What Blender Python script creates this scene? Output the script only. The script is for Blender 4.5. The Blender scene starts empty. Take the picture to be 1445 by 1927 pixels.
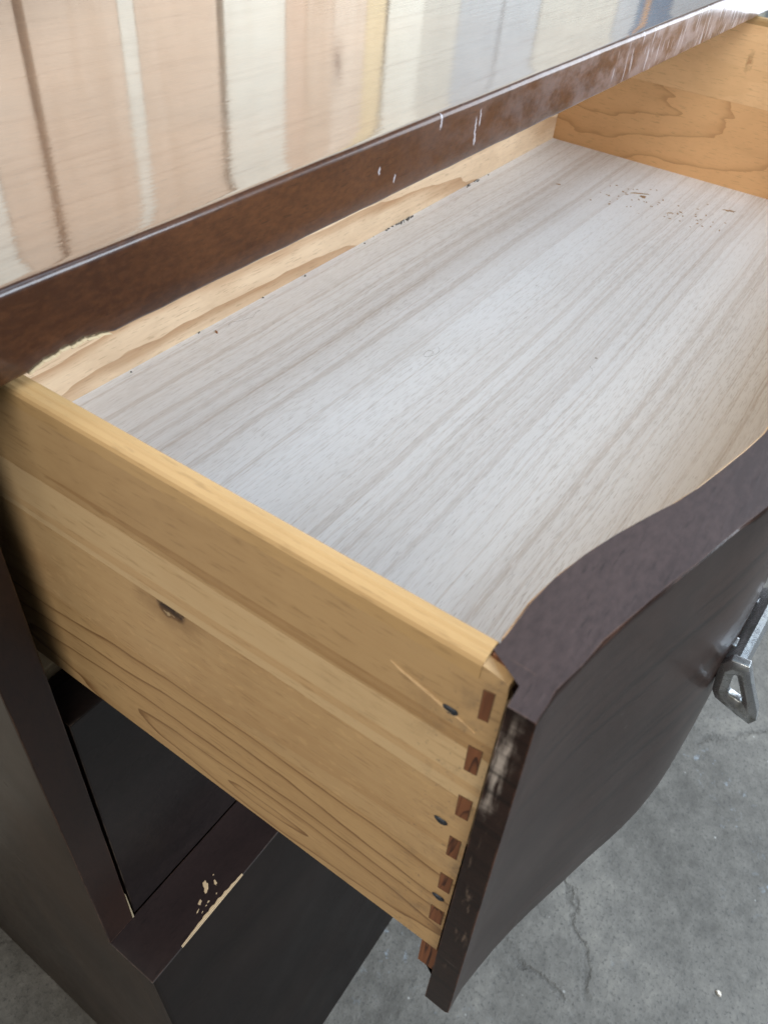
import bpy, bmesh, math, random
from mathutils import Matrix, Vector, Euler
random.seed(7)
S = bpy.context.scene
COL = S.collection
FZ = 1.0                                   # height of the drawer's top edge above the concrete

# ------------------------------------------------------------------ camera
HS, YB = .16, .1617                        # drawer height, plane of the dresser top's front edge
RD = Euler((.0116, .0029, -.0064), 'XYZ').to_matrix()          # the pulled-out drawer sags a touch
O = Vector((0, YB, -HS))
MD = Matrix.Translation((0, 0, FZ)) @ Matrix.Translation(O) @ RD.transposed().to_4x4() @ Matrix.Translation(-O)
cd = bpy.data.cameras.new('camera')
cam = bpy.data.objects.new('camera', cd); COL.objects.link(cam)
cam.matrix_world = MD @ Matrix.Translation((-.1013, -.0236, .1375)) @ Euler((.8148, -.0773, -.9719), 'XYZ').to_matrix().to_4x4()
cd.sensor_fit = 'VERTICAL'; cd.sensor_height = 36.0; cd.lens = 1475.4 / 1927 * 36
cd.clip_start = .01; cd.clip_end = 200
cd.dof.use_dof = True; cd.dof.focus_distance = .40; cd.dof.aperture_fstop = 26
S.camera = cam

# ------------------------------------------------------------------ light
W = bpy.data.worlds.new('World'); S.world = W; W.use_nodes = True
W.node_tree.nodes['Background'].inputs[0].default_value = (.92, .95, 1, 1)
W.node_tree.nodes['Background'].inputs[1].default_value = .16

def lamp(kind, name, loc, aim, power, col, size=1, size_y=None, spot=None):
    d = bpy.data.lights.new(name, kind); d.energy = power; d.color = col
    o = bpy.data.objects.new(name, d); COL.objects.link(o)
    o.location = loc
    o.rotation_euler = (Vector(aim) - Vector(loc)).to_track_quat('-Z', 'Y').to_euler()
    if kind == 'AREA':
        d.shape = 'RECTANGLE'; d.size = size; d.size_y = size_y or size
    if kind == 'SPOT':
        d.spot_size = math.radians(spot); d.spot_blend = .04; d.shadow_soft_size = size
    return o
lamp('AREA', 'open_doorway_daylight', (2.7, -.85, FZ + .25), (.3, .0, FZ), 50, (.84, .91, 1), 1.5, 2.0)
lamp('AREA', 'side_window_daylight', (-1.25, -.45, FZ + 1.25), (.3, .1, FZ - .1), 28, (1, .95, .88), 1.2, 1.2)
lamp('AREA', 'roof_light', (.7, -.75, FZ + 1.9), (.45, .1, FZ), 19, (.62, .81, 1), 1.3, .9)
lamp('AREA', 'front_fill', (.75, -1.7, FZ + .85), (.3, .3, FZ - .05), 74, (.76, .88, 1), 1.7, .8)  # added area fill from the front, brightens the drawer's back and floor
lamp('SPOT', 'wall_wash_spot', (.9, -1.5, FZ + .9), (.9, .62, FZ + 1.80), 200, (1, .985, .96), .03, spot=92)  # added spot that brightens the wall for its reflection in the top

S.view_settings.view_transform = 'Standard'; S.view_settings.look = 'None'
S.view_settings.exposure = 0; S.view_settings.gamma = 1

# ------------------------------------------------------------------ node helpers
class NT:
    def __init__(s, name):
        s.m = bpy.data.materials.new(name); s.m.use_nodes = True
        s.t = s.m.node_tree; s.b = s.t.nodes['Principled BSDF']
        s.tc = s.t.nodes.new('ShaderNodeTexCoord'); s.obj = s.tc.outputs['Object']
    def put(s, sock, v):
        if hasattr(v, 'links') or isinstance(v, bpy.types.NodeSocket): s.t.links.new(v, sock)
        elif isinstance(v, (tuple, list)) and sock.type == 'RGBA' and len(v) == 3: sock.default_value = (*v, 1)
        else: sock.default_value = v
    def map(s, scale, loc=(0, 0, 0), rot=(0, 0, 0), src=None):
        n = s.t.nodes.new('ShaderNodeMapping'); s.put(n.inputs[0], src or s.obj)
        n.inputs[1].default_value = loc; n.inputs[2].default_value = rot; n.inputs[3].default_value = scale
        return n.outputs[0]
    def noise(s, vec, scale=1, detail=3, rough=.5, dist=0, col=False):
        n = s.t.nodes.new('ShaderNodeTexNoise'); s.put(n.inputs['Vector'], vec)
        n.inputs['Scale'].default_value = scale; n.inputs['Detail'].default_value = detail
        n.inputs['Roughness'].default_value = rough; n.inputs['Distortion'].default_value = dist
        return n.outputs['Color' if col else 'Fac']
    def voro(s, vec, scale=1, feature='F1', rand=1):
        n = s.t.nodes.new('ShaderNodeTexVoronoi'); n.feature = feature; s.put(n.inputs['Vector'], vec)
        n.inputs['Scale'].default_value = scale; n.inputs['Randomness'].default_value = rand
        return n.outputs['Distance']
    def math(s, op, a, b=0.0, c=0.0, clamp=False):
        n = s.t.nodes.new('ShaderNodeMath'); n.operation = op; n.use_clamp = clamp
        s.put(n.inputs[0], a); s.put(n.inputs[1], b); s.put(n.inputs[2], c)
        return n.outputs[0]
    def vmath(s, op, a, b=(0, 0, 0)):
        n = s.t.nodes.new('ShaderNodeVectorMath'); n.operation = op; s.put(n.inputs[0], a); s.put(n.inputs[1], b)
        return n.outputs['Value' if op in ('LENGTH', 'DISTANCE', 'DOT_PRODUCT') else 'Vector']
    def ramp(s, fac, *stops, interp='LINEAR'):
        n = s.t.nodes.new('ShaderNodeValToRGB'); s.put(n.inputs[0], fac); r = n.color_ramp; r.interpolation = interp
        while len(r.elements) < len(stops): r.elements.new(.5)
        for e, (p, c) in zip(r.elements, stops):
            e.position = p; e.color = (c, c, c, 1) if isinstance(c, (int, float)) else (*c, 1)
        return n.outputs[0]
    def step(s, v, lo, hi, a=0.0, b=1.0):
        n = s.t.nodes.new('ShaderNodeMapRange'); n.interpolation_type = 'SMOOTHSTEP'
        s.put(n.inputs[0], v)
        for i, x in enumerate((lo, hi, a, b)): n.inputs[i + 1].default_value = x
        return n.outputs[0]
    def mix(s, fac, a, b, mode='MIX'):
        n = s.t.nodes.new('ShaderNodeMix'); n.data_type = 'RGBA'; n.blend_type = mode
        s.put(n.inputs[0], fac); s.put(n.inputs[6], a); s.put(n.inputs[7], b)
        return n.outputs[2]
    def sep(s, v):
        n = s.t.nodes.new('ShaderNodeSeparateXYZ'); s.put(n.inputs[0], v); return n.outputs
    def bump(s, h, strength=.2, dist=.001):
        n = s.t.nodes.new('ShaderNodeBump'); s.put(n.inputs['Height'], h)
        n.inputs['Strength'].default_value = strength; n.inputs['Distance'].default_value = dist
        s.t.links.new(n.outputs[0], s.b.inputs['Normal']); return n.outputs[0]
    def edge(s, radius, lo=.02, hi=.15):
        n = s.t.nodes.new('ShaderNodeBevel'); n.samples = 4; n.inputs[0].default_value = radius
        g = s.t.nodes.new('ShaderNodeNewGeometry')
        d = s.vmath('DOT_PRODUCT', n.outputs[0], g.outputs['True Normal'])
        return s.step(s.math('SUBTRACT', 1.0, d), lo, hi)
    def set(s, **k):
        for a, v in k.items(): s.put(s.b.inputs[a.replace('_', ' ')], v)
        return s.m
    def blob(s, center, radii, wob=0.0, src=None):
        """0 at the centre, 1 on the ellipsoid's surface, in the object's own coordinates"""
        v = s.vmath('SUBTRACT', src or s.obj, center)
        v = s.vmath('DIVIDE', v, radii)
        return s.vmath('LENGTH', v)

AX = {'X': (1, 0, 0), 'Y': (0, 1, 0), 'Z': (0, 0, 1)}
def grain_scale(axis, along, across):
    return tuple(along if a else across for a in AX[axis])

def wood(name, light, dark, axis='X', seed=0.0, rings=6.0, ring_amt=.5, along=2.0, across=11.0, fibre=.35, tone=.5,
         rough=.5, coat=0.0, coat_rough=.2, bump=.12, flecks=0.0, warp=.25, knots=(), ring_sharp=.25, ring_col=None, extra=None, oval=None):
    n = NT(name)
    L = (seed * 3.1, seed * 1.7, seed * 2.3)
    low = n.noise(n.map(grain_scale(axis, along, across), L), 1, 2, .45, warp)
    fine = n.noise(n.map(grain_scale(axis, 14, 420), L), 1, 5, .6)
    mid = n.noise(n.map(grain_scale(axis, 3, 60), L), 1, 4, .55)
    field = n.math('MULTIPLY', low, rings)
    if oval:                                  # nested arches of a flat-sawn board: (centre, radii, rings per unit, wobble)
        pos, rad, fq, wob = oval
        wv = n.vmath('ADD', n.obj, n.vmath('MULTIPLY', n.vmath('SUBTRACT', n.noise(n.map(grain_scale(axis, 9, 34), L), 1, 3, .5, col=True), (.5, .5, .5)), tuple(wob * r for r in rad)))
        field = n.math('ADD', n.math('MULTIPLY', n.math('POWER', n.blob(pos, rad, src=wv), .85), fq), n.math('MULTIPLY', low, .8))
    ph = n.math('FRACT', n.math('ADD', field, n.math('MULTIPLY', mid, .12)))
    ring = n.math('ADD', n.step(ph, .35, 1.0, 0, .45), n.math('MULTIPLY', n.step(ph, 1 - ring_sharp, .985), n.step(ph, .99, 1.0, 1, 0)))
    t = n.math('MULTIPLY', ring, ring_amt)
    t = n.math('ADD', t, n.math('MULTIPLY', n.math('SUBTRACT', fine, .5), fibre * 2))
    t = n.math('ADD', t, n.math('MULTIPLY', n.math('SUBTRACT', mid, .45), tone * 1.6))
    t = n.math('MULTIPLY', t, 1.0, clamp=True)
    c = n.mix(t, light, dark)
    blot = n.noise(n.map(grain_scale(axis, 16, 30), L), 1, 4, .65, .5)
    c = n.mix(n.math('MULTIPLY', n.step(blot, .40, .70), .28), c, tuple(x * .62 + y * .2 for x, y in zip(dark, light)))
    pore = n.noise(n.map(grain_scale(axis, 90, 900), L), 1, 2, .6)
    c = n.mix(n.math('MULTIPLY', n.step(pore, .57, .70), .34), c, tuple(x * .6 for x in dark))
    if ring_col: c = n.mix(n.math('MULTIPLY', n.step(ph, .86, .985), .42), c, ring_col)
    if flecks:
        f = n.noise(n.map(grain_scale(axis, 160, 330), L), 1, 2, .6)
        c = n.mix(n.math('MULTIPLY', n.step(f, .57, .7), flecks), c, tuple(min(1, x * 1.35) for x in light))
    for (pos, rad, core) in knots:
        wv = n.vmath('ADD', n.obj, n.vmath('MULTIPLY', n.vmath('SUBTRACT', n.noise(n.map((1, 1, 1)), 170, 3, .6, col=True), (.5, .5, .5)), (.012, .012, .006)))
        d = n.blob(pos, rad, src=wv)
        c = n.mix(n.math('MULTIPLY', n.step(d, 1.0, 3.2, 1, 0), .45), c, tuple(x * .55 for x in dark))
        c = n.mix(n.step(d, .55, 1.05, 1, 0), c, core)
    if extra: c = extra(n, c)
    n.bump(n.math('ADD', fine, n.math('MULTIPLY', ring, .25)), bump, .0006)
    rv = n.math('ADD', rough - .08, n.math('MULTIPLY', mid, .16))
    return n.set(Base_Color=c, Roughness=rv, Coat_Weight=coat, Coat_Roughness=coat_rough)

def dark_wood(name, base, tint, axis='X', seed=0.0, rough=.32, coat=.6, coat_rough=.12, coat_ior=1.5, wear=.6, edge_r=.0009,
              streak=True, extra=None, bump=.08, edge_col=(.20, .105, .06), mottle=.6, spec=.5):
    n = NT(name)
    L = (seed * 3.1, seed * 1.7, seed * 2.3)
    cloud = n.noise(n.map(grain_scale(axis, 5, 16), L), 1, 4, .6, .6)
    pores = n.noise(n.map(grain_scale(axis, 120, 900), L), 1, 3, .6)
    mott = n.noise(n.map(grain_scale(axis, 260, 520), L), 1, 3, .65)
    t = n.math('ADD', n.math('MULTIPLY', n.step(cloud, .3, .72), .75), n.math('MULTIPLY', n.math('SUBTRACT', mott, .5), mottle * 2), clamp=True)
    c = n.mix(t, base, tint)
    c = n.mix(n.math('MULTIPLY', n.step(pores, .58, .72), .5), c, tuple(x * .35 for x in base))
    if wear:
        e = n.edge(edge_r)
        wn = n.noise(n.map((60, 60, 60), L), 1, 5, .65)
        c = n.mix(n.math('MULTIPLY', n.math('MULTIPLY', e, n.step(wn, .42, .6)), wear), c, edge_col)
    if extra: c = extra(n, c)
    smudge = n.noise(n.map((9, 9, 9), L), 1, 4, .6)
    scr = n.noise(n.map(grain_scale(axis, 20, 700), L), 1, 2, .5)
    n.bump(n.math('ADD', n.math('MULTIPLY', pores, .5), n.math('MULTIPLY', scr, .5)), bump, .0004)
    n.put(n.b.inputs['Coat Normal'], n.b.inputs['Normal'].links[0].from_socket)
    return n.set(Base_Color=c, Roughness=n.math('ADD', rough - .1, n.math('MULTIPLY', smudge, .22)), Coat_Weight=getattr(n, 'coat', coat),
                 Coat_Roughness=n.math('ADD', coat_rough * .6, n.math('MULTIPLY', smudge, coat_rough * .9)), Coat_IOR=coat_ior, Specular_IOR_Level=spec)

def plain(name, col, rough=.5, metal=0.0):
    n = NT(name)
    v = n.noise(n.map((90, 90, 90)), 1, 4, .6)
    c = n.mix(v, tuple(x * .72 for x in col), tuple(min(1, x * 1.25) for x in col))
    n.bump(v, .15, .0005)
    return n.set(Base_Color=c, Roughness=rough, Metallic=metal)

# ------------------------------------------------------------------ mesh helpers
def empty(name, loc, label, cat, mat=None, group=None):
    o = bpy.data.objects.new(name, None); COL.objects.link(o); o.empty_display_size = .05
    if mat is not None: o.matrix_world = mat
    else: o.location = loc
    o['label'] = label; o['category'] = cat
    if group: o['group'] = group
    return o
def link(name, bm, m, parent=None, smooth=False, label=None, kind=None):
    bmesh.ops.recalc_face_normals(bm, faces=bm.faces)
    me = bpy.data.meshes.new(name); bm.to_mesh(me); bm.free()
    for x in (m if isinstance(m, (list, tuple)) else [m]): me.materials.append(x)
    if smooth:
        for p in me.polygons: p.use_smooth = True
    o = bpy.data.objects.new(name, me); COL.objects.link(o)
    if parent: o.parent = parent
    if label: o['label'] = label
    if kind: o['kind'] = kind
    return o
def box_bm(x0, x1, y0, y1, z0, z1, bev=0.0, seg=2, bm=None):
    bm = bm or bmesh.new()
    vs = [bm.verts.new((x, y, z)) for x in (x0, x1) for y in (y0, y1) for z in (z0, z1)]
    fs = [(0, 1, 3, 2), (4, 6, 7, 5), (0, 4, 5, 1), (2, 3, 7, 6), (0, 2, 6, 4), (1, 5, 7, 3)]
    F = [bm.faces.new([vs[i] for i in f]) for f in fs]
    bmesh.ops.recalc_face_normals(bm, faces=F)
    if bev:
        es = list({e for f in F for e in f.edges})
        bmesh.ops.bevel(bm, geom=es, offset=bev, segments=seg, profile=.6, affect='EDGES')
    return bm
def box(name, x0, x1, y0, y1, z0, z1, m, parent=None, bev=.0006, label=None):
    return link(name, box_bm(x0, x1, y0, y1, z0, z1, bev), m, parent, label=label)
def prism_bm(pts, axis, a, b, bev=0.0):
    """closed outline pts extruded along an axis from a to b"""
    bm = bmesh.new()
    def P(p, t): return {'X': (t, p[0], p[1]), 'Y': (p[0], t, p[1]), 'Z': (p[0], p[1], t)}[axis]
    A = [bm.verts.new(P(p, a)) for p in pts]; B = [bm.verts.new(P(p, b)) for p in pts]
    n = len(pts)
    bm.faces.new(A[::-1]); bm.faces.new(B)
    for i in range(n): bm.faces.new((A[i], A[(i + 1) % n], B[(i + 1) % n], B[i]))
    bmesh.ops.recalc_face_normals(bm, faces=bm.faces)
    if bev: bmesh.ops.bevel(bm, geom=list(bm.edges), offset=bev, segments=2, profile=.6, affect='EDGES')
    return bm
def flake_bm(cx, cy, z, lx, ly, th, ang=0.0, n=9, rough=.35, bm=None, taper=True):
    """an irregular flat chip lying on a horizontal surface"""
    bm = bm or bmesh.new()
    ca, sa = math.cos(ang), math.sin(ang)
    bot, top = [], []
    for i in range(n):
        t = 2 * math.pi * i / n; r = 1 + random.uniform(-rough, rough)
        x, y = lx * math.cos(t) * r, ly * math.sin(t) * r
        p = (cx + x * ca - y * sa, cy + x * sa + y * ca)
        bot.append(bm.verts.new((*p, z)))
        q = (cx + (x * ca - y * sa) * .75, cy + (x * sa + y * ca) * .75)
        top.append(bm.verts.new((*q, z + th * random.uniform(.7, 1.2))))
    bm.faces.new(top)
    for i in range(n): bm.faces.new((bot[i], bot[(i + 1) % n], top[(i + 1) % n], top[i]))
    return bm
def spline(pts, x):
    """smooth interpolation through (x, y) knots"""
    if x <= pts[0][0]: return pts[0][1]
    for i in range(len(pts) - 1):
        if x <= pts[i + 1][0]:
            x0, y0 = pts[i]; x1, y1 = pts[i + 1]
            m0 = (y1 - pts[i - 1][1]) / (x1 - pts[i - 1][0]) if i else (y1 - y0) / (x1 - x0)
            m1 = (pts[i + 2][1] - y0) / (pts[i + 2][0] - x0) if i + 2 < len(pts) else (y1 - y0) / (x1 - x0)
            h = x1 - x0; t = (x - x0) / h
            return (2*t**3 - 3*t*t + 1) * y0 + (t**3 - 2*t*t + t) * h * m0 + (-2*t**3 + 3*t*t) * y1 + (t**3 - t*t) * h * m1
    return pts[-1][1]

# ------------------------------------------------------------------ materials
def band_marks_glare(n, c):
    # scuffs and drips on the front edge of the top, denser towards its right end
    p = n.sep(n.obj)
    right = n.step(p[0], .12, .62)
    a = n.noise(n.map((260, 1, 45), rot=(0, .25, 0)), 1, 2, .5)
    b = n.noise(n.map((14, 14, 14)), 1, 3, .6)
    lim = n.math('SUBTRACT', .80, n.math('ADD', n.math('MULTIPLY', right, .235), n.math('MULTIPLY', n.math('SUBTRACT', b, .5), .34)))
    s = n.math('MULTIPLY', n.math('SUBTRACT', a, lim), 14.0, clamp=True)
    c = n.mix(n.math('MULTIPLY', s, .55), c, (.48, .48, .53))
    glare = n.noise(n.map((40, 1, 70)), 1, 5, .7)
    c = n.mix(n.math('MULTIPLY', n.math('MULTIPLY', right, n.step(glare, .34, .66)), .38), c, (.46, .41, .42))  # pale haze at the right end paints in the doorway's glare
    for x, z, r in ((.2585, FZ + .0175, .006), (.2595, FZ + .0125, .0032), (.225, FZ + .028, .004), (.262, FZ + .022, .004), (.178, FZ + .018, .0018), (.19, FZ + .012, .002)):
        wv = n.vmath('ADD', n.obj, n.vmath('MULTIPLY', n.vmath('SUBTRACT', n.noise(n.map((1, 1, 1)), 420, 2, .5, col=True), (.5, .5, .5)), (.003, 0, .003)))
        d = n.blob((x, YB, z), (.0010, .02, r), src=wv)
        c = n.mix(n.math('MULTIPLY', n.step(d, .6, 1.1, 1, 0), .6), c, (.45, .43, .46))
    return c
def finish_lines(n, c):
    a = n.noise(n.map((9, 260, 1)), 1, 4, .65); b = n.noise(n.map((30, 900, 1)), 1, 3, .6)
    k = n.math('ADD', n.math('MULTIPLY', n.step(a, .48, .70), .16), n.math('MULTIPLY', n.step(b, .52, .72), .22))
    n.coat = n.math('SUBTRACT', 1.0, k)
    return c
M_top = dark_wood('walnut_top', (.060, .022, .008), (.115, .050, .020), 'X', 1, rough=.35, coat=1, coat_rough=.04, coat_ior=2.3, wear=.8, extra=finish_lines,
                  edge_r=.0005, bump=.09, edge_col=(.35, .27, .2), mottle=.5)
M_band = dark_wood('walnut_band', (.028, .0085, .0030), (.086, .0315, .0110), 'X', 1, rough=.36, coat=.6, coat_rough=.14, coat_ior=1.45, wear=.6,
                   edge_r=.0005, extra=band_marks_glare, bump=.16, edge_col=(.4, .3, .2), mottle=.7, spec=.25)
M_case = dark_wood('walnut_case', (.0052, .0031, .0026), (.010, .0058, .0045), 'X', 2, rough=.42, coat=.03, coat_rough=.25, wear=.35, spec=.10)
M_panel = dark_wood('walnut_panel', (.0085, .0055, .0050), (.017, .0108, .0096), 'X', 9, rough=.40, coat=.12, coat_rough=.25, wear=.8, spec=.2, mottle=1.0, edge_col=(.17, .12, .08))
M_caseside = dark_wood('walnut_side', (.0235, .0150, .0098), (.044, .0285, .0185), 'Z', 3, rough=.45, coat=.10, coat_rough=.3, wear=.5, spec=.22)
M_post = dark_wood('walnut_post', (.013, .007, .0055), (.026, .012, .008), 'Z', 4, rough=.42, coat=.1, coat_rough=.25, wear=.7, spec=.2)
def end_wear(n, c):
    wv = n.vmath('ADD', n.obj, n.vmath('MULTIPLY', n.vmath('SUBTRACT', n.noise(n.map((1, 1, 1)), 90, 4, .6, col=True), (.5, .5, .5)), (0, .008, .034)))
    d = n.blob((-.0074, -.0052, -.021), (.0022, .0034, .021), src=wv)
    st = n.noise(n.map((200, 480, 60), rot=(.35, 0, 0)), 1, 4, .6)
    c = n.mix(n.math('MULTIPLY', n.step(d, .55, 1.25, .85, 0), n.step(st, .36, .62)), c, (.42, .37, .33))
    # narrow scratches further down the end
    d2 = n.blob((-.0074, -.010, -.095), (.0022, .006, .07), src=wv)
    c = n.mix(n.math('MULTIPLY', n.step(d2, .4, 1.1, .55, 0), n.step(st, .6, .72)), c, (.22, .16, .12))
    ln = n.noise(n.map((5, 1, 170)), 1, 5, .7)
    c = n.mix(n.math('MULTIPLY', n.step(ln, .46, .66), .75), c, (.006, .0035, .003))
    ds = n.noise(n.map((160, 60, 420), rot=(0, .5, 0)), 1, 2, .5)
    c = n.mix(n.math('MULTIPLY', n.step(ds, .74, .80), .35), c, (.13, .11, .10))
    return c
M_front = dark_wood('walnut_drawer_front', (.0160, .0085, .0066), (.032, .0170, .0130), 'X', 5, rough=.34, coat=.16, coat_rough=.13, wear=1.0, spec=.08,
                    edge_r=.0010, extra=end_wear, edge_col=(.12, .055, .035), mottle=.5)
M_fronttop = dark_wood('worn_top_edge', (.034, .0225, .0235), (.064, .043, .043), 'X', 6, rough=.5, coat=.25, coat_rough=.33, wear=.5, edge_r=.0008, spec=.35,
                       edge_col=(.22, .13, .09), mottle=.9, bump=.2)
M_rust = wood('red_brown_end_grain', (.20, .075, .030), (.045, .014, .006), 'Z', 3, rings=12, ring_amt=.7, along=8, across=160, fibre=.9, rough=.6)
def joint_dirt(n, c):
    # dark specks and hand grime gathered near the joint
    p = n.sep(n.obj)
    near = n.step(p[1], .006, .032, 1, 0)
    sp = n.noise(n.map((1, 420, 420)), 1, 4, .7); bl = n.noise(n.map((1, 90, 90)), 1, 4, .7)
    c = n.mix(n.math('MULTIPLY', n.math('MULTIPLY', near, n.step(sp, .60, .70)), .6), c, (.06, .05, .045))
    c = n.mix(n.math('MULTIPLY', n.math('MULTIPLY', near, n.step(bl, .50, .72)), .40), c, (.16, .11, .07))
    wear = n.noise(n.map((1, 34, 60)), 1, 5, .65)
    c = n.mix(n.math('MULTIPLY', n.step(wear, .54, .75), .22), c, (.22, .135, .07))
    return c
M_b = [
 wood('side_board_straight_grain', (.46, .300, .145), (.28, .142, .048), 'Y', 2, rings=5, ring_amt=.34, along=1.3, across=42, fibre=.3, tone=.4, rough=.46, ring_sharp=.4, warp=.5, extra=joint_dirt),
 wood('side_board_pale', (.57, .405, .220), (.43, .235, .09), 'Y', 5, rings=3, ring_amt=.25, along=1.4, across=30, fibre=.3, tone=.4, rough=.46, warp=.5, extra=joint_dirt),
 wood('side_board_flecked', (.49, .325, .160), (.33, .165, .058), 'Y', 8, rings=2, ring_amt=.22, along=2.2, across=18, fibre=.3, tone=.4, rough=.46, flecks=.24, warp=.6, extra=joint_dirt,
      knots=(((0, .1085, -.0590), (.01, .0062, .0042), (.026, .010, .005)), ((0, .1085, -.0612), (.01, .0022, .0008), (.42, .31, .18)))),
 wood('side_board_cathedral', (.47, .300, .138), (.25, .125, .042), 'Y', 11.3, rings=8, ring_amt=.50, fibre=.3, tone=.45, rough=.46, ring_sharp=.2, ring_col=(.10, .042, .014),
      oval=((0, .075, -.148), (1, .066, .0120), 1.5, 1.5), along=2.6, across=34, extra=joint_dirt),
]
M_edge = wood('side_top_edge', (.51, .33, .15), (.38, .225, .09), 'Y', 4, rings=2, ring_amt=.2, along=2, across=60, fibre=.25, rough=.42, coat=.15)
M_back = wood('drawer_back_wood', (.80, .60, .40), (.45, .25, .12), 'X', 6.6, rings=5, ring_amt=.48, along=1.1, across=34, fibre=.3, tone=.8, rough=.5, ring_sharp=.5,
            oval=((.20, .3295, -.165), (.30, 1, .030), 1.7, .8))
M_ru = wood('end_board_plain', (.88, .57, .30), (.72, .43, .20), 'Y', 7, rings=2, ring_amt=.2, along=2, across=14, fibre=.2, tone=.4, rough=.5,
            knots=(((.7972, .150, -.036), (.02, .0010, .004), (.55, .30, .14)),))
M_rl = wood('end_board_figured', (.78, .47, .225), (.60, .33, .145), 'Y', 3.35, rings=8, ring_amt=.34, fibre=.2, tone=.4, rough=.5, ring_sharp=.3, ring_col=(.44, .22, .09),
            oval=((.7972, .300, -.085), (1, .085, .024), 1.5, 1.5), along=5, across=18)
M_pale = wood('pale_runner_wood', (.80, .64, .42), (.62, .45, .26), 'Y', 9, rings=5, ring_amt=.4, along=2, across=40, rough=.6)
M_seam = plain('dirty_joint_gap', (.13, .072, .036), .8)
M_bare = plain('bare_chipped_wood', (.42, .30, .175), .75)
M_residue = plain('tan_residue', (.36, .22, .10), .7)
M_hair = plain('dark_hair', (.05, .035, .03), .5)
M_nail = plain('dark_nail_iron', (.035, .042, .055), .45, .5)
M_chipw = plain('white_chip', (.75, .7, .62), .7)

def laminate():
    n = NT('white_ash_laminate')
    vec = n.vmath('ADD', n.obj, n.vmath('MULTIPLY', n.vmath('SUBTRACT', n.noise(n.map((2.6, 6, 1)), 1, 3, .55, col=True), (.5, .5, .5)), (0, .014, 0)))
    band = n.noise(n.map((.5, 30, 1), src=vec), 1, 3, .6)
    line = n.noise(n.map((.55, 165, 1), src=vec), 1, 4, .62)
    thin = n.noise(n.map((.8, 420, 1), (5, 2, 0), src=vec), 1, 2, .5)
    grain = n.noise(n.map((95, 950, 1), src=vec), 1, 2, .6)
    dash = n.noise(n.map((130, 1300, 1), (3, 1, 0), src=vec), 1, 1, .5)
    patch = n.noise(n.map((5, 12, 1), (1, 4, 0), src=vec), 1, 3, .6)
    t = n.math('ADD', n.math('MULTIPLY', n.step(band, .44, .66), .26), n.math('MULTIPLY', n.step(line, .50, .62), .42))
    t = n.math('ADD', t, n.math('MULTIPLY', n.math('MULTIPLY', n.step(thin, .56, .66), n.step(patch, .40, .60, .25, 1)), .42), clamp=True)
    c = n.mix(t, (.94, .955, .97), (.63, .575, .53))
    c = n.mix(n.math('MULTIPLY', n.step(grain, .52, .66), n.step(patch, .35, .65, .18, .42)), c, (.54, .52, .50))
    c = n.mix(n.math('MULTIPLY', n.step(grain, .47, .34), .5), c, (.97, .98, 1.0))
    c = n.mix(n.math('MULTIPLY', n.step(dash, .63, .75), .30), c, (.36, .32, .30))
    spot = n.voro(n.map((17, 17, 1)), 1)
    c = n.mix(n.math('MULTIPLY', n.step(spot, .012, .022, 1, 0), .7), c, (.2, .13, .08))
    grime = n.noise(n.map((7, 7, 1)), 1, 4, .6)
    n.bump(n.math('ADD', n.math('MULTIPLY', grain, 1), n.math('MULTIPLY', line, .4)), .35, .0004)
    return n.set(Base_Color=n.mix(n.math('MULTIPLY', n.step(grime, .5, .8), .15), c, (.5, .44, .36)), Roughness=n.math('ADD', .30, n.math('MULTIPLY', grime, .2)),
                 Specular_IOR_Level=.45)
M_lam = laminate()

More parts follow.
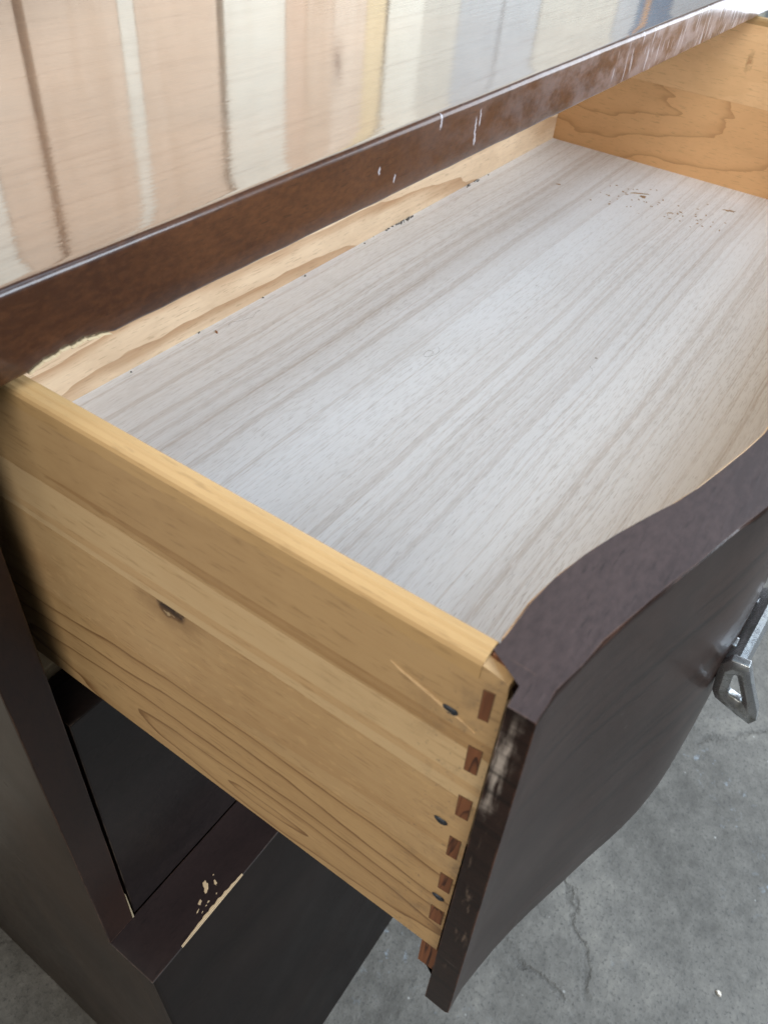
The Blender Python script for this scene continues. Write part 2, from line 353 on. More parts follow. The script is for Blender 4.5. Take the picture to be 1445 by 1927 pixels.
def concrete():
    n = NT('grey_concrete')
    big = n.noise(n.map((3, 3, 3)), 1, 5, .6)
    med = n.noise(n.map((22, 22, 22)), 1, 6, .65)
    fin = n.noise(n.map((210, 210, 210)), 1, 4, .65)
    pit = n.noise(n.map((75, 75, 75), (2, 5, 1)), 1, 6, .72)
    t = n.math('ADD', n.math('ADD', n.math('MULTIPLY', big, .46), n.math('MULTIPLY', med, .42)), n.math('MULTIPLY', pit, .26))
    c = n.ramp(t, (.40, (.044, .039, .032)), (.52, (.093, .087, .076)), (.62, (.142, .134, .119)), (.74, (.212, .200, .175)))
    c = n.mix(n.math('MULTIPLY', n.step(fin, .52, .68), .7), c, (.045, .043, .04))
    blue = n.noise(n.map((60, 60, 60), (3, 2, 1)), 1, 5, .7)
    zone = n.noise(n.map((5.5, 5.5, 5.5), (7, 1, 0)), 1, 2, .5)
    c = n.mix(n.math('MULTIPLY', n.math('MULTIPLY', n.step(blue, .57, .68), n.step(zone, .52, .66)), .55), c, (.27, .32, .37))
    peb = n.voro(n.map((26, 26, 26)), 1)
    c = n.mix(n.math('MULTIPLY', n.step(peb, .03, .06, 1, 0), .5), c, (.42, .42, .40))
    # cracks: a few jagged runs, drawn as distance to their line, recessed by the bump below
    vec = n.vmath('ADD', n.obj, n.vmath('MULTIPLY', n.vmath('SUBTRACT', n.noise(n.map((1, 1, 1)), 26, 5, .65, col=True), (.5, .5, .5)), (.045, .045, 0)))
    q = n.sep(vec)
    crack = None
    for (ax, ay, bx, by, wd) in ((.352, .01, .335, -.19, .006), (.335, -.19, .318, -.35, .006), (.53, -.02, .405, -.125, .0045), (.405, -.125, .32, -.17, .006),
                                 (.70, -.02, 1.2, -.5, .006), (-.2, .75, .1, .3, .005)):
        dx, dy = bx - ax, by - ay; L2 = dx * dx + dy * dy
        px = n.math('SUBTRACT', q[0], ax); py = n.math('SUBTRACT', q[1], ay)
        h = n.math('DIVIDE', n.math('ADD', n.math('MULTIPLY', px, dx), n.math('MULTIPLY', py, dy)), L2, clamp=True)
        ex = n.math('SUBTRACT', px, n.math('MULTIPLY', h, dx)); ey = n.math('SUBTRACT', py, n.math('MULTIPLY', h, dy))
        d = n.math('DIVIDE', n.math('SQRT', n.math('ADD', n.math('MULTIPLY', ex, ex), n.math('MULTIPLY', ey, ey))), wd)
        crack = d if crack is None else n.math('MINIMUM', crack, d)
    brk = n.noise(n.map((14, 14, 14), (5, 5, 0)), 1, 3, .6)
    k = n.math('MULTIPLY', n.step(crack, .05, 1.2, 1, 0), n.step(brk, .40, .58, .12, 1))
    c = n.mix(n.math('MULTIPLY', k, .46), c, (.042, .039, .035))
    h = n.math('SUBTRACT', n.math('ADD', n.math('MULTIPLY', fin, .35), n.math('MULTIPLY', med, .8)), n.math('MULTIPLY', k, 1.2))
    h = n.math('ADD', h, n.math('MULTIPLY', pit, .7))
    n.bump(h, .55, .003)
    return n.set(Base_Color=c, Roughness=n.math('ADD', .5, n.math('MULTIPLY', med, .3)))
M_conc = concrete()

# ------------------------------------------------------------------ concrete floor
bm = bmesh.new()
g = 24
for i in range(g + 1):
    for j in range(g + 1):
        x, y = -30 + 60 * i / g, -30 + 60 * j / g
        bm.verts.new((x, y, 0))
bm.verts.ensure_lookup_table()
for i in range(g):
    for j in range(g):
        bm.faces.new([bm.verts[a] for a in (i * (g + 1) + j, (i + 1) * (g + 1) + j, (i + 1) * (g + 1) + j + 1, i * (g + 1) + j + 1)])
link('concrete_floor', bm, M_conc, kind='structure')
chip = link('stone_chip', flake_bm(.469, -.292, .001, .0055, .0030, .003, .9, 8, .25), M_chipw)
chip['label'] = 'small white chip lying on the grey concrete floor'; chip['category'] = 'chip'

# ------------------------------------------------------------------ wall of boards behind, mirrored in the glossy top
def board_mat(name, a, b, seed, knots=()):
    return wood(name, a, b, 'Z', seed, rings=4, ring_amt=.22, along=1.2, across=16, fibre=.12, tone=.35, rough=.6, knots=knots)
wall = empty('board_wall', (0, .62, 0), 'wall of upright pale wood boards behind the dresser, mirrored in its glossy top', 'wall')
pink, pink2 = (.58, .44, .318), (.45, .315, .205)
white, white2 = (.66, .63, .53), (.58, .53, .42)
blue, blue2 = (.40, .41, .40), (.31, .325, .33)
WB = [(-2.0, -.9, 'w'), (-.9, -.35, 'p'), (-.35, .05, 'w'), (.05, .190, 'p'), (.192, .288, 'w'), (.289, .334, 'p'), (.343, .437, 'p'), (.4375, .456, 'w'), (.4565, .561, 'p'),
      (.571, .667, 'w'), (.668, .704, 't'), (.7045, .755, 'p'), (.7555, .822, 'k'), (.8225, .864, 'y'), (.871, .957, 'w'), (.9575, 1.055, 'g'), (1.056, 1.19, 'b'),
      (1.196, 1.33, 'b'), (1.335, 1.70, 'g'), (1.705, 1.83, 'b'), (1.835, 1.872, 'd'), (1.875, 1.905, 'o'), (1.91, 2.06, 'd'), (2.065, 3.0, 'b'), (3.005, 3.12, 'w'), (3.13, 4.5, 'b')]  # grey-blue, dark blue and orange boards stand in for other mirrored things
WC = {'p': (pink, pink2), 'w': (white, white2), 't': ((.56, .40, .28), (.48, .32, .2)), 'k': ((.64, .52, .40), (.52, .38, .27)), 'y': ((.66, .52, .30), (.58, .42, .22)),
      'g': ((.50, .47, .39), (.40, .38, .32)), 'b': (blue, blue2), 'd': ((.10, .17, .24), (.07, .12, .17)), 'o': ((.50, .27, .12), (.40, .2, .08))}
WM = {}
for i, (a, b, k) in enumerate(WB):
    mm = board_mat('wall_board_' + k, *WC[k], i * 1.3, knots=(((.766, .0, FZ + .192), (.006, .05, .014), (.12, .06, .035)),) if k == 'k' else ())
    o = link('board', box_bm(a, b, 0, .018, .0, 2.35, .0012), mm, wall)
box('backing', -2.0, 4.5, .0185, .03, 0, 2.34, plain('dark_backing', (.10, .06, .035), .8), wall)

# ------------------------------------------------------------------ dresser
XL, XI, YP = -.0316, -.0125, .1782
XR = .837
dr = empty('dresser', (0, 0, 0), 'dark brown wooden dresser with a glossy reflective top and worn edges', 'dresser')
Z = lambda z: FZ + z
# top slab: rounded front edge, chipped lower edge near its left end
def top_slab():
    bm = bmesh.new()
    zt, zb = .0311, .0043
    xs = sorted(set([-.046 + .002 * i for i in range(0, 58)] + [.07 + .012 * i for i in range(0, 68)] + [.872]))
    rows = []
    for x in xs:
        lo = zb
        if .0045 < x < .0345:
            t = (x - .0045) / .030
            lo = zb + .0024 * math.sin(math.pi * t) ** .6 * (1 + .10 * math.sin(x * 830) + .07 * math.sin(x * 2100) + .05 * math.sin(x * 5300))
        lo += .00012 * math.sin(x * 310) + .0001 * math.sin(x * 97)
        wv = .00006 * math.sin(x * 61 + 1) + .00003 * math.sin(x * 143)
        prof = [(.58, zb), (.30, zb), (YB + .010, lo), (YB + .0012, lo), (YB + .0003, lo + .0005), (YB, lo + .0014), (YB - .0002, .012), (YB, .022)]
        r = .0026
        for k in range(0, 8):
            a = math.pi / 2 * k / 7
            prof.append((YB + r * (1 - math.cos(a)), zt - r + r * math.sin(a) + wv))
        prof += [(YB + r + .0012, zt), (YB + .0115, zt), (YB + .03, zt), (.30, zt), (.42, zt), (.58, zt)]
        rows.append([bm.verts.new((x, y, FZ + z)) for y, z in prof])
    for a, b in zip(rows, rows[1:]):
        for k in range(len(a)):
            bm.faces.new((a[k], a[(k + 1) % len(a)], b[(k + 1) % len(a)], b[k]))
    bm.faces.new(rows[0]); bm.faces.new(rows[-1][::-1])
    return bm
o = link('top', top_slab(), [M_top, M_band], dr, smooth=True, label='glossy dark brown top with a rounded, scuffed front edge')
for p in o.data.polygons:
    if p.normal.y < -.5: p.material_index = 1
# pale splinter line where the lower edge has broken away
bm = bmesh.new(); prev = None
for i in range(46):
    t = i / 45; x = .0045 + .030 * t
    lo = .0043 + .0024 * math.sin(math.pi * t) ** .6 * (1 + .10 * math.sin(x * 830) + .07 * math.sin(x * 2100) + .05 * math.sin(x * 5300)) - .0002
    hgt = .0006 * math.sin(math.pi * t) ** .6 * random.uniform(.35, 1.35) + .0001
    v = [bm.verts.new((x, YB + .0004, FZ + lo + .0002)), bm.verts.new((x, YB - .0004, FZ + lo - hgt * .3)), bm.verts.new((x, YB + .0006, FZ + lo - hgt)), bm.verts.new((x, YB + .0016, FZ + lo))]
    if prev:
        for k in range(4): bm.faces.new((prev[k], prev[(k + 1) % 4], v[(k + 1) % 4], v[k]))
    else: bm.faces.new(v)
    prev = v
bm.faces.new(prev[::-1])
link('splintered_edge', bm, plain('cream_splinter', (.46, .36, .22), .8), dr, label='cream splintered wood where the edge of the top is chipped')
# side panels (front edge is the narrow post beside the drawers) and the base, which stands proud in front
side_l = [(XL, Z(.0040)), (XI, Z(.0040)), (XI, Z(-.4104)), (XL, Z(-.4104))]
bm = bmesh.new()
def hexa(bm, P):
    v = [bm.verts.new(p) for p in P]
    for f in ((0, 1, 2, 3), (7, 6, 5, 4), (0, 4, 5, 1), (1, 5, 6, 2), (2, 6, 7, 3), (3, 7, 4, 0)): bm.faces.new([v[i] for i in f])
    bmesh.ops.recalc_face_normals(bm, faces=bm.faces)
    return bm
YL = .1408
def side_panel(xo, xi, xo2, m, lab=None):
    bm = bmesh.new()
    # upper part above the base's ledge, then the lower part running forward to the base front
    hexa(bm, [(xo, YP, Z(-.4104)), (xi, YP, Z(-.4104)), (xi, .57, Z(-.4104)), (xo, .57, Z(-.4104)),
              (xo, YP, Z(.0040)), (xi, YP, Z(.0040)), (xi, .57, Z(.0040)), (xo, .57, Z(.0040))])
    bmesh.ops.bevel(bm, geom=[e for e in bm.edges if abs(e.verts[0].co.y - YP) < 1e-4 and abs(e.verts[1].co.y - YP) < 1e-4 and abs(e.verts[0].co.z - e.verts[1].co.z) > .1],
                    offset=.0009, segments=2, profile=.6, affect='EDGES')
    return link('side_panel', bm, m, dr, label=lab)
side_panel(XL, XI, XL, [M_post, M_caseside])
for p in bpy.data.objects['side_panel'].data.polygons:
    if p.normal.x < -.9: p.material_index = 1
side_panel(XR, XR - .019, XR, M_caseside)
bm = hexa(bmesh.new(), [(-.0270, .1281, 0), (-.010, .1281, 0), (-.010, .1790, 0), (-.0270, .1790, 0),
                        (XL, .1581, Z(-.4130)), (-.012, .1581, Z(-.4130)), (-.012, .1790, Z(-.4130)), (XL, .1790, Z(-.4130))])
hexa(bm, [(-.0270, .1790, 0), (-.010, .1790, 0), (-.010, .57, 0), (-.0270, .57, 0),
          (XL, .1790, Z(-.4105)), (-.012, .1790, Z(-.4105)), (-.012, .57, Z(-.4105)), (XL, .57, Z(-.4105))])
link('base_side', bm, M_caseside, dr, smooth=False)
bm = hexa(bmesh.new(), [(XR - .0046, .1135, 0), (XR - .021, .1135, 0), (XR - .021, .57, 0), (XR - .0046, .57, 0),
                        (XR, YL + .002, Z(-.4112)), (XR - .02, YL + .002, Z(-.4112)), (XR - .02, .57, Z(-.4112)), (XR, .57, Z(-.4112))])
link('base_side', bm, M_caseside, dr)
# base front: leans forward a little towards the floor
bm = hexa(bmesh.new(), [(-.0270, .1118, .0), (XR - .0212, .1118, .0), (XR - .0212, .128, .0), (-.0270, .128, .0),
                        (XL, YL + .0005, Z(-.4130)), (XR - .0202, YL + .0005, Z(-.4130)), (XR - .0202, .158, Z(-.4130)), (XL, .158, Z(-.4130))])
bmesh.ops.bevel(bm, geom=[e for e in bm.edges if max(v.co.x for v in e.verts) < 0 and max(v.co.y for v in e.verts) < .15], offset=.004, segments=4, profile=.5, affect='EDGES')
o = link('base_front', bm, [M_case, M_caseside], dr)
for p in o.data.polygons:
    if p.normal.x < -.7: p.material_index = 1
# ledge on the base
bm = box_bm(XL, XR, YL, .1790, Z(-.4128), Z(-.4104), .0004)
link('ledge', bm, dark_wood('walnut_ledge', (.013, .0078, .0075), (.022, .013, .012), 'X', 7, rough=.38, coat=.4, coat_rough=.22, wear=.4, edge_r=.0008, spec=.3), dr,
     label='dark ledge on the base, chipped along its front edge')
# flush panel under the open drawer, with a thin gap beside the post
box('lower_panel', XI + .0022, XR - .0215, YP + .0012, .200, Z(-.4100), Z(-.1845), M_panel, dr, .0012, label='dark flush panel under the open drawer')
# worn bare patches on the ledge
for (x, y, lx, ly, an) in ((.0290, .1545, .0044, .0022, .9), (.0345, .1515, .0021, .0009, 1.1), (.0190, .1508, .0022, .0013, .5), (.0230, .1468, .0010, .0006, .2),
                           (.0205, .1462, .0007, .0004, .1), (.0145, .1480, .0016, .0004, .3), (.0375, .1562, .0007, .0004, 0), (.0300, .1462, .0006, .0004, .4), (.016, .1453, .0009, .0003, .2)):
    link('bare_patch', flake_bm(x, y, Z(-.41045), lx, ly, .00012, an, 14, .38), M_bare, dr)
bm = bmesh.new(); prev = None
for i in range(30):
    t = i / 29; x = -.0065 + .056 * t
    d = .0013 * math.sin(math.pi * t) ** 1.2 * (1 + .3 * math.sin(i * 1.9) + .25 * math.sin(i * 4.3))
    v = [bm.verts.new((x, YL - .00025, Z(-.4118))), bm.verts.new((x, YL - .00025, Z(-.4107))), bm.verts.new((x, YL + .0007, Z(-.41022))), bm.verts.new((x, YL + .0007 + d, Z(-.41022))), bm.verts.new((x, YL + .0009 + d, Z(-.4113)))]
    if prev:
        for k in range(5): bm.faces.new((prev[k], prev[(k + 1) % 5], v[(k + 1) % 5], v[k]))
    else: bm.faces.new(v)
    prev = v
bm.faces.new(prev[::-1])
link('bare_edge', bm, M_bare, dr, label='long pale chip along the front edge of the ledge')
# pale worn splinter at the foot of the post
bm = hexa(bmesh.new(), [(XI - .0004, YP - .0003, Z(-.4095)), (XI + .0007, YP - .0003, Z(-.4095)), (XI + .0007, YP + .001, Z(-.4095)), (XI - .0004, YP + .001, Z(-.4095)),
                        (XI - .0001, YP - .0003, Z(-.372)), (XI + .0002, YP - .0003, Z(-.372)), (XI + .0002, YP + .001, Z(-.372)), (XI - .0001, YP + .001, Z(-.372))])
link('bare_edge', bm, plain('dull_bare_wood', (.26, .2, .12), .8), dr)
# inside the case
box('runner', XI + .0006, .030, .214, .56, Z(-.205), Z(-.186), M_pale, dr, .0008, label='pale wooden drawer runner inside the case')
box('runner', XR - .049, XR - .0196, .214, .56, Z(-.205), Z(-.186), M_pale, dr, .0008)
box('drawer_stop', -.006, .016, .2006, .2125, Z(-.235), Z(-.192), M_panel, dr, .001)
bm = bmesh.new(); hexa(bm, [(-.0015, .2007, Z(-.203)), (.0015, .2007, Z(-.203)), (.0015, .2025, Z(-.203)), (-.0015, .2025, Z(-.203)), (-.0015, .199, Z(-.190)), (.0005, .199, Z(-.190)), (.0005, .2025, Z(-.190)), (-.0015, .2025, Z(-.190))])
link('bracket', bm, plain('brass_bracket', (.5, .38, .2), .4, .8), dr)
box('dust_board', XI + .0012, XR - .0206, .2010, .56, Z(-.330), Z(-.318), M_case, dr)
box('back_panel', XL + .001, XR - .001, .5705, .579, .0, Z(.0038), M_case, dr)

# ------------------------------------------------------------------ open drawer
w, zf, yb, ts = .7972, -.1492, .3295, .0080
DW = w + ts                                                       # outer face of the right side
da = empty('drawer', None, 'pulled-out wooden drawer with pale grained bottom and dark curved front', 'drawer', mat=MD)
OUT = [(-.0068, -.0095), (.003, -.0097), (.013, -.0113), (.026, -.0136), (.043, -.0176), (.061, -.0224), (.0765, -.0262), (.0934, -.0309), (.11, -.0345), (.13, -.0372), (.15, -.0385), (.18, -.039), (.25, -.0405), (.32, -.041), (.4026, -.0395)]
INN = [(.0044, .0066), (.0072, .0062), (.0224, .0061), (.04, .0032), (.0602, -.0028), (.0828, -.0111), (.1084, -.0171), (.129, -.0212), (.16, -.0218), (.25, -.023), (.4026, -.022)]
XM = DW / 2
fold = lambda x: x if x <= XM else DW - x
def tilt(x, z):
    x = fold(x); t = min(1, max(0, -z / .186))
    u = min(1, max(0, (x - .005) / .14)); D = .0078 + .0047 * u * u * (3 - 2 * u)
    return -D * (t * (1 - u) + (1 - (1 - t) ** 1.5) * u)
def front_bm():
    bm = bmesh.new()
    xo = [-.0068, -.0045, -.001] + [.003 + .0095 * i for i in range(42)]
    xo = [x for x in xo if x < XM - .004] + [XM] 
    xo = xo + [DW - x for x in xo[-2::-1]]
    xi = [.0044, .0072, .0120] + [.02 + .012 * i for i in range(32)]
    xi = [x for x in xi if x < XM - .004] + [XM]
    xi = xi + [DW - x for x in xi[-2::-1]]
    out = [(x, spline(OUT, fold(x))) for x in xo]
    inn = [(x, spline(INN, fold(x))) for x in xi]
    yb1 = -.0024
    ring = out + [(DW + .0066, yb1 - .0002), (DW + .001, yb1), (DW - .0040, -.0040)] + inn[::-1] + [(.0040, -.0040), (-.001, yb1), (-.0066, yb1 - .0002)]
    nO = len(out)
    zs = [0] + [-.0006 - .0034 * 0, -.003] + [-.0155 * i for i in range(1, 12)] + [-.1845, -.1862]
    layers = []
    cx = XM
    for z in zs:
        L = []
        for k, (x, y) in enumerate(ring):
            yy = y + tilt(x, z) * (1 if k < nO or abs(fold(x) - XM) < XM - .006 else .62)
            if z == 0 and k < nO: yy += .00035 + .00012 * math.sin(x * 900) + .00012 * math.sin(x * 370)
            if z == zs[-1] and k < nO: yy += .0012
            zz = z + (.0004 * math.sin(x * 33) if z > -.004 else 0)
            if z == 0: zz += .00025 * math.sin(x * 700) * (k < nO)
            L.append(bm.verts.new((x, yy, zz)))
        layers.append(L)
    n = len(ring)
    for a, b in zip(layers, layers[1:]):
        for k in range(n):
            f = bm.faces.new((a[k], a[(k + 1) % n], b[(k + 1) % n], b[k])); f.smooth = True
    # top and bottom: strip between the outer and inner lines
    for L, mi in ((layers[0], 1), (layers[-1], 0)):
        o_ = L[:nO]; i_ = L[nO + 3:nO + 3 + len(inn)][::-1]
        A, B = L[-3:], L[nO:nO + 3]
        # left lip: outer verts with x < .0040
        kl = max(k for k in range(nO) if ring[k][0] < .0041)
        fl = bm.faces.new(o_[:kl + 1] + [i_[0]] + A); fl.material_index = mi
        kr = nO - 1 - kl
        fr = bm.faces.new(o_[kr:] + B + [i_[-1]]); fr.material_index = mi
        # zip the rest by x
        a, b = kl, 0
        while a < kr or b < len(i_) - 1:
            ax = o_[a + 1].co.x if a < kr else 9; bx = i_[b + 1].co.x if b < len(i_) - 1 else 9
            if ax <= bx: f = bm.faces.new((o_[a], o_[a + 1], i_[b])); a += 1
            else: f = bm.faces.new((o_[a], i_[b + 1], i_[b])); b += 1
            f.material_index = mi
    return bm
fr = link('front', front_bm(), [M_front, M_fronttop], da, label='dark brown bowed drawer front with a worn top edge')
fr.data.set_sharp_from_angle(angle=math.radians(35))
# pale unfinished inner edge of the front
bm = bmesh.new(); prev = None
for i in range(60):
    x = .0086 + (w - .0092) * i / 59
    y = spline(INN, fold(x))
    wv = .0001 + .0004 * math.sin(i * 1.1) + .0004 * math.sin(i * .37 + 1)
    v = [bm.verts.new((x, y + .0001 - max(0, wv) * .4, -.0003 + .0006 * (wv > 0))), bm.verts.new((x, y + .0005, -.0006)), bm.verts.new((x, y + .0008 + tilt(x, zf), zf + .0006)), bm.verts.new((x, y - .0004 + tilt(x, zf), zf + .0006))]
    if prev:
        for k in range(4): bm.faces.new((prev[k], prev[(k + 1) % 4], v[(k + 1) % 4], v[k]))
    else: bm.faces.new(v)
    prev = v
bm.faces.new(prev[::-1])
link('inner_face', bm, M_back, fr)
# left side: four glued boards and the rounded top edge
def side(xo, sgn, nm_boards, mats, cuts, name='side'):
    prof_top = [(0, -.0062), (0, -.0016), (.0006, -.0006), (.0016, -.0001), (.0034, .0000), (.0040, .00022), (.0046, .0003), (.0051, .0001), (.0070, -.0002), (.0077, -.0009), (.0080, -.0020), (.0080, -.0062)]
    e = prism_bm([(xo + sgn * x, z) for x, z in prof_top], 'Y', .0067, yb + .012)
    root = link(name, e, M_edge, da, label='left side of the drawer, glued from light brown boards' if sgn > 0 else None)
    ye = lambda z: -.0004 - .026 * max(0, -z)
    X0, X1 = xo + sgn * .0001, xo + sgn * .0038
    for (z1, z0), m in zip(zip(cuts, cuts[1:]), mats):
        X2 = xo + sgn * ts
        P = [(X0, z0 + .00005), (X2, z0 + .00005), (X0, z1 - .00005), (X2, z1 - .00005)]
        bm = bmesh.new()
        hexa(bm, [(X0, ye(z0), z0 + .00005), (X1, ye(z0), z0 + .00005), (X2, .0066, z0 + .00005), (X0, .0066 + .0001, z0 + .00005)][:0] or
             [(X0, ye(z0), z0 + .00005), (X2, ye(z0) + .001, z0 + .00005), (X2, yb + .012, z0 + .00005), (X0, yb + .012, z0 + .00005),
              (X0, ye(z1), z1 - .00005), (X2, ye(z1) + .001, z1 - .00005), (X2, yb + .012, z1 - .00005), (X0, yb + .012, z1 - .00005)])
        link('board', bm, m, root)
    bm = bmesh.new()
    hexa(bm, [(X0, -.0004, -.0061), (X1, -.0004, -.0061), (X1, .0066, -.0061), (X0, .0066, -.0061),
              (X0, -.0002, -.0026), (X1, -.0002, -.0026), (X1, .0066, -.0012), (X0, .0066, -.0012)])
    link('corner', bm, mats[0], root)
    return root
sl = side(0, 1, 4, M_b, (-.0062, -.0345, -.0575, -.1010, -.16))
sr = side(DW, -1, 2, [M_ru, M_ru, M_rl], (-.0062, -.0200, -.0722, -.16))
sr['label'] = 'right side of the drawer, plain board over one with swirling grain'
# red-brown pin ends of the joint let into the left side, leaning with the front
for k, (z1, z0, y1, y0) in enumerate(((-.0080, -.0188, .0047, .0019), (-.0312, -.0424, .0043, .0008), (-.0552, -.0655, .0036, -.0006), (-.0788, -.0898, .0027, -.0014),
                                     (-.1026, -.1126, .0021, -.0024), (-.1277, -.1382, .0018, -.0032))):
    y0 = max(y0, -.0002 - .026 * -z0)
    j = [random.uniform(-.00035, .00035) for _ in range(4)]; y1 += j[0]; z1 += j[1]; z0 += j[2]; y0 += abs(j[3])
    bm = bmesh.new(); s = .0004
    hexa(bm, [(-.00022, y0, z0), (.004, y0, z0), (.004, y1 - s, z0 - .0006), (-.00022, y1 - s, z0 - .0006), (-.00022, y0 + .0002, z1), (.004, y0 + .0002, z1), (.004, y1, z1 - .0007), (-.00022, y1, z1 - .0007)])
    link('dovetail_pin', bm, M_rust, fr)
    bm = bmesh.new(); g = .00018
    hexa(bm, [(-.00012, y0 - g, z0 - g), (.003, y0 - g, z0 - g), (.003, y1 - s + g * 1.2, z0 - .0006 - g), (-.00012, y1 - s + g * 1.2, z0 - .0006 - g),
              (-.00012, y0 + .0002 - g, z1 + g), (.003, y0 + .0002 - g, z1 + g), (.003, y1 + g * 1.6, z1 - .0007 + g * 1.5), (-.00012, y1 + g * 1.6, z1 - .0007 + g * 1.5)])
    link('joint_gap', bm, M_seam, fr)
# pale torn sliver along the joint
bm = bmesh.new(); prev = None
for i in range(24):
    z = -.0075 - .070 * i / 23; y = -.0004 + .026 * z - .0001
    wd = .0007 + .0003 * math.sin(i * 1.7)
    v = [bm.verts.new((-.0002, y, z)), bm.verts.new((.0012, y - wd, z)), bm.verts.new((.0030, y, z))]
    if prev:
        for k in range(3): bm.faces.new((prev[k], prev[(k + 1) % 3], v[(k + 1) % 3], v[k]))
    prev = v
link('torn_edge', bm, M_bare, sl)
bm = hexa(bmesh.new(), [(.0002, .0008, -.1795), (.0042, .0008, -.1795), (.0042, -.0062, -.1795), (.0002, -.0062, -.1795), (.0002, .0015, -.1603), (.0042, .0015, -.1603), (.0042, -.0052, -.1603), (.0002, -.0052, -.1603)])
link('tenon_end', bm, M_rust, fr)
# block at the top corner where the joint shows
link('tenon_end', box_bm(.0034, .0043, .0006, .0064, -.0060, -.0002, .0003), M_rust, fr)
# nail heads, dark and sunk, with a stained streak beside each
for y, z, a in ((.0114, -.0228, .35), (.0064, -.0740, .25), (.0006, -.1197, .15)):
    bm = bmesh.new()
    ring = []
    for i in range(12):
        t = 2 * math.pi * i / 12
        ry, rz = .0023 * math.cos(t), (.0011 if math.cos(t) > 0 else .0016) * math.sin(t)
        ring.append((y + ry * math.cos(a) - rz * math.sin(a), z + ry * math.sin(a) * .6 + rz * math.cos(a)))
    A = [bm.verts.new((-.0001, *p)) for p in ring]; B = [bm.verts.new((-.00045, y + (p[0] - y) * .8, z + (p[1] - z) * .8)) for p in ring]
    c = bm.verts.new((-.0003, y, z))
    for i in range(12):
        bm.faces.new((A[i], A[(i + 1) % 12], B[(i + 1) % 12], B[i])); bm.faces.new((B[i], B[(i + 1) % 12], c))
    link('nail', bm, M_nail, sl)
# long splinter lifting from the upper boards near the first nail
bm = bmesh.new(); prev = None
pts = [(.029, -.0179), (.0265, -.0190), (.022, -.0203), (.018, -.0213), (.012, -.0234), (.008, -.0243), (.004, -.0262)]
for i, (y, z) in enumerate(pts):
    h = .00016 * math.sin(math.pi * (i + .3) / 6.6) + .00003
    v = [bm.verts.new((.0001, y, z - h)), bm.verts.new((-.0005 * math.sin(math.pi * (i + .2) / 6.5) - .0001, y, z)), bm.verts.new((.0001, y, z + h))]
    if prev:
        for k in range(3): bm.faces.new((prev[k], prev[(k + 1) % 3], v[(k + 1) % 3], v[k]))
    prev = v
link('splinter', bm, M_b[1], sl)
# back, bottom
box('back', ts + .0002, w - .0002, yb, yb + .0115, -.16, -.0030, M_back, da, .0005, label='pale back board of the drawer')
bm = bmesh.new()
xs = [.0060 + (w - .004) * i / 40 for i in range(41)]
ra, rb = [], []
for x in xs:
    ra.append((x, spline(INN, min(max(fold(x), .0045), XM)) + tilt(x, zf) + .0003)); rb.append((x, yb + .006))
va = [bm.verts.new((*p, zf)) for p in ra]; vb = [bm.verts.new((*p, zf)) for p in rb]
va2 = [bm.verts.new((*p, zf - .004)) for p in ra]; vb2 = [bm.verts.new((*p, zf - .004)) for p in rb]
for i in range(40):
    bm.faces.new((va[i], va[i + 1], vb[i + 1], vb[i])); bm.faces.new((va2[i], vb2[i], vb2[i + 1], va2[i + 1]))
    bm.faces.new((va[i], va2[i], va2[i + 1], va[i + 1])); bm.faces.new((vb[i], vb[i + 1], vb2[i + 1], vb2[i]))
bm.faces.new((va[0], vb[0], vb2[0], va2[0])); bm.faces.new((va[-1], va2[-1], vb2[-1], vb[-1]))
link('bottom', bm, M_lam, da, label='pale grey-white drawer bottom with long straight grain')
# brown residue stuck to the far end of the bottom, dirt in the back corner
bm = bmesh.new()
random.seed(11)
for (x, y, lx, ly, a) in ((.7095, .1930, .0012, .0100, .62), (.7050, .1868, .0022, .0035, .3), (.7350, .1075, .0016, .0060, .35), (.684, .152, .001, .0035, .9), (.6705, .2635, .0010, .0022, .3)):
    flake_bm(x, y, zf, lx, ly, .0005, a, 12, .4, bm)
for i in range(55):
    x = random.gauss(.690, .018); y = random.uniform(.10, .225)
    flake_bm(x, y, zf, random.uniform(.0004, .0012), random.uniform(.0005, .0022), .0003, random.uniform(0, 3), 6, .3, bm)
link('brown_residue', bm, M_residue, da, kind='stuff')
bm = bmesh.new()
for i in range(46):
    x = random.choice((random.gauss(.475, .012), random.gauss(.49, .006), random.uniform(.03, .70), random.gauss(.60, .015)))
    flake_bm(x, yb - abs(random.gauss(0, .0016)) - .0006, zf, random.uniform(.0004, .0018), random.uniform(.0003, .0008), .0007, random.uniform(-.4, .4), 6, .4, bm)
link('corner_dirt', bm, plain('grey_dirt', (.14, .13, .12), .9), da, kind='stuff')
chip2 = link('wood_chip', flake_bm(.2389, .3207, zf, .0007, .0020, .0008, -.5, 7, .3), plain('red_chip', (.36, .17, .08), .7))
chip2.matrix_world = MD; chip2['label'] = 'tiny red-brown wood chip on the pale drawer bottom near the back board'; chip2['category'] = 'chip'
def hair(name, pts, lab, r=.00005):
    cu = bpy.data.curves.new(name, 'CURVE'); cu.dimensions = '3D'; cu.bevel_depth = r; cu.bevel_resolution = 1
    sp = cu.splines.new('POLY'); sp.points.add(len(pts) - 1)
    for q, p in zip(sp.points, pts): q.co = (*p, 1)
    tmp = bpy.data.objects.new(name, cu)
    me = bpy.data.meshes.new_from_object(tmp, depsgraph=None) if False else None
    COL.objects.link(tmp); tmp.data.materials.append(M_hair)
    dg = bpy.context.evaluated_depsgraph_get(); me = bpy.data.meshes.new_from_object(tmp.evaluated_get(dg))
    bpy.data.objects.remove(tmp)
    o = bpy.data.objects.new(name, me); COL.objects.link(o); o.matrix_world = MD
    o['label'] = lab; o['category'] = 'hair'
    return o
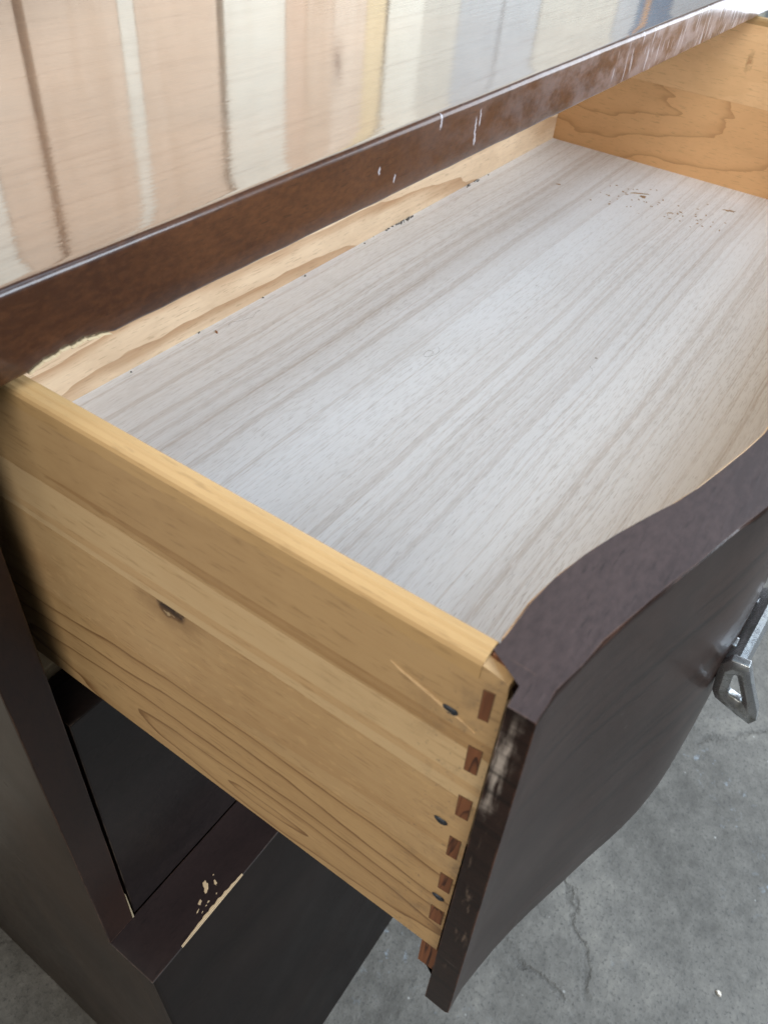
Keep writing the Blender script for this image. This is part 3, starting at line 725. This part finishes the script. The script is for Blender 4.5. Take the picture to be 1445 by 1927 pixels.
hair('hair_strand', [(.3103 + .0062 * math.cos(t) + .0012 * t, .1941 + .0035 * math.sin(t), zf + .0006 + .0005 * math.sin(t * 2)) for t in [i * .35 - .5 for i in range(21)]],
     'fine looped dark hair in the middle of the pale drawer bottom')
hair('hair_strand', [(.250 + .002 * i, .3200 - .0003 * i + .0018 * math.sin(i * .55), zf + .0006 + .0004 * math.sin(i)) for i in range(16)],
     'fine wavy dark hair on the drawer bottom against the back board')
hair('hair_strand', [(.3741 - .0006 * i, .1013 - .0005 * i + .0004 * math.sin(i), zf + .0005) for i in range(9)],
     'short dark hair on the drawer bottom nearest the curved front')

# ------------------------------------------------------------------ pull on the drawer front
def metal():
    n = NT('tarnished_nickel')
    a = n.noise(n.map((160, 160, 160)), 1, 5, .65); b = n.noise(n.map((700, 700, 700)), 1, 3, .6)
    t = n.step(n.math('ADD', n.math('MULTIPLY', a, .7), n.math('MULTIPLY', b, .3)), .44, .70)
    c = n.mix(t, (.56, .58, .60), (.20, .20, .175))
    n.bump(b, .2, .0003)
    return n.set(Base_Color=c, Metallic=.92, Roughness=n.math('ADD', .24, n.math('MULTIPLY', t, .3)))
M_met = metal()
def pull(x0, x1):
    # bar: wedge section lying along the front, ends rounded off
    secs = 22; bm = bmesh.new(); prev = None
    sec = [(-.0424, -.0992), (-.0424, -.0972), (-.0436, -.0962), (-.0490, -.0914), (-.0514, -.0919), (-.0530, -.0950), (-.0512, -.1000), (-.0462, -.1006)]
    cy, cz = -.0475, -.0955
    for i in range(secs + 1):
        t = i / secs; x = x0 + (x1 - x0) * t
        e = min(t, 1 - t) * 2
        s = min(1, .5 + .5 * (min(1, e / .40)) ** .5) if t > .5 else 1 * (1 - .10 * math.cos(math.pi * (t - .5)) ** 2 * 0)
        dy = -.0028 * t
        ring = [bm.verts.new((x, cy + dy + (y - cy) * s, cz + (z - cz) * s + .0006 * math.sin(math.pi * t))) for y, z in sec]
        if prev:
            for k in range(8): bm.faces.new((prev[k], prev[(k + 1) % 8], ring[(k + 1) % 8], ring[k]))
        else: bm.faces.new(ring)
        prev = ring
    bm.faces.new(prev[::-1])
    bar = link('handle', bm, M_met, da, label='tarnished silver metal pull with openwork end')
    bar.data.set_sharp_from_angle(angle=math.radians(38))
    def loop(xc, dy, th):
        outer = [(-.0440, -.0965), (-.0470, -.0915), (-.0532, -.0905), (-.0580, -.1000), (-.0640, -.1105), (-.0654, -.1152), (-.0640, -.1188), (-.0580, -.1172), (-.0488, -.1140), (-.0466, -.1108)]
        inner = [(-.0503, -.0990), (-.0507, -.0978), (-.0513, -.0978), (-.0521, -.0990), (-.0546, -.1035), (-.0576, -.1088), (-.0576, -.1096), (-.0564, -.1098), (-.0524, -.1088), (-.0514, -.1076)]
        b = bmesh.new(); n = 10
        V = {}
        for tag, x in ((0, xc - th), (1, xc + th)):
            V[tag] = [b.verts.new((x, y + dy, z)) for y, z in outer], [b.verts.new((x, y + dy, z)) for y, z in inner]
        # raised middle line gives the cast, bevelled look
        for tag, x in ((0, xc - th * 1.7), (1, xc + th * 1.7)):
            V[tag] += ([b.verts.new((x, (a[0] * .5 + c[0] * .5) + dy, a[1] * .5 + c[1] * .5)) for a, c in zip(outer, inner)],)
        for tag in (0, 1):
            o_, i_, m_ = V[tag]
            for k in range(n):
                q = (k + 1) % n
                b.faces.new((o_[k], o_[q], m_[q], m_[k])); b.faces.new((m_[k], m_[q], i_[q], i_[k]))
        for k in range(n):
            q = (k + 1) % n
            b.faces.new((V[0][0][k], V[0][0][q], V[1][0][q], V[1][0][k])); b.faces.new((V[0][1][k], V[0][1][q], V[1][1][q], V[1][1][k]))
        bmesh.ops.recalc_face_normals(b, faces=b.faces)
        o = link('loop', b, M_met, bar, smooth=True)
        bv = o.modifiers.new('bevel', 'BEVEL'); bv.width = .0008; bv.segments = 3; bv.limit_method = 'ANGLE'; bv.angle_limit = math.radians(40)
        return o
    loop(x0 - .0004, 0, .0018)
    for xx in (x0 + .010, x1 - .010):
        link('post', box_bm(xx - .0025, xx + .0025, -.047, -.040, -.0975, -.0935, .0006), M_met, bar)
pull(.1275, .1765)
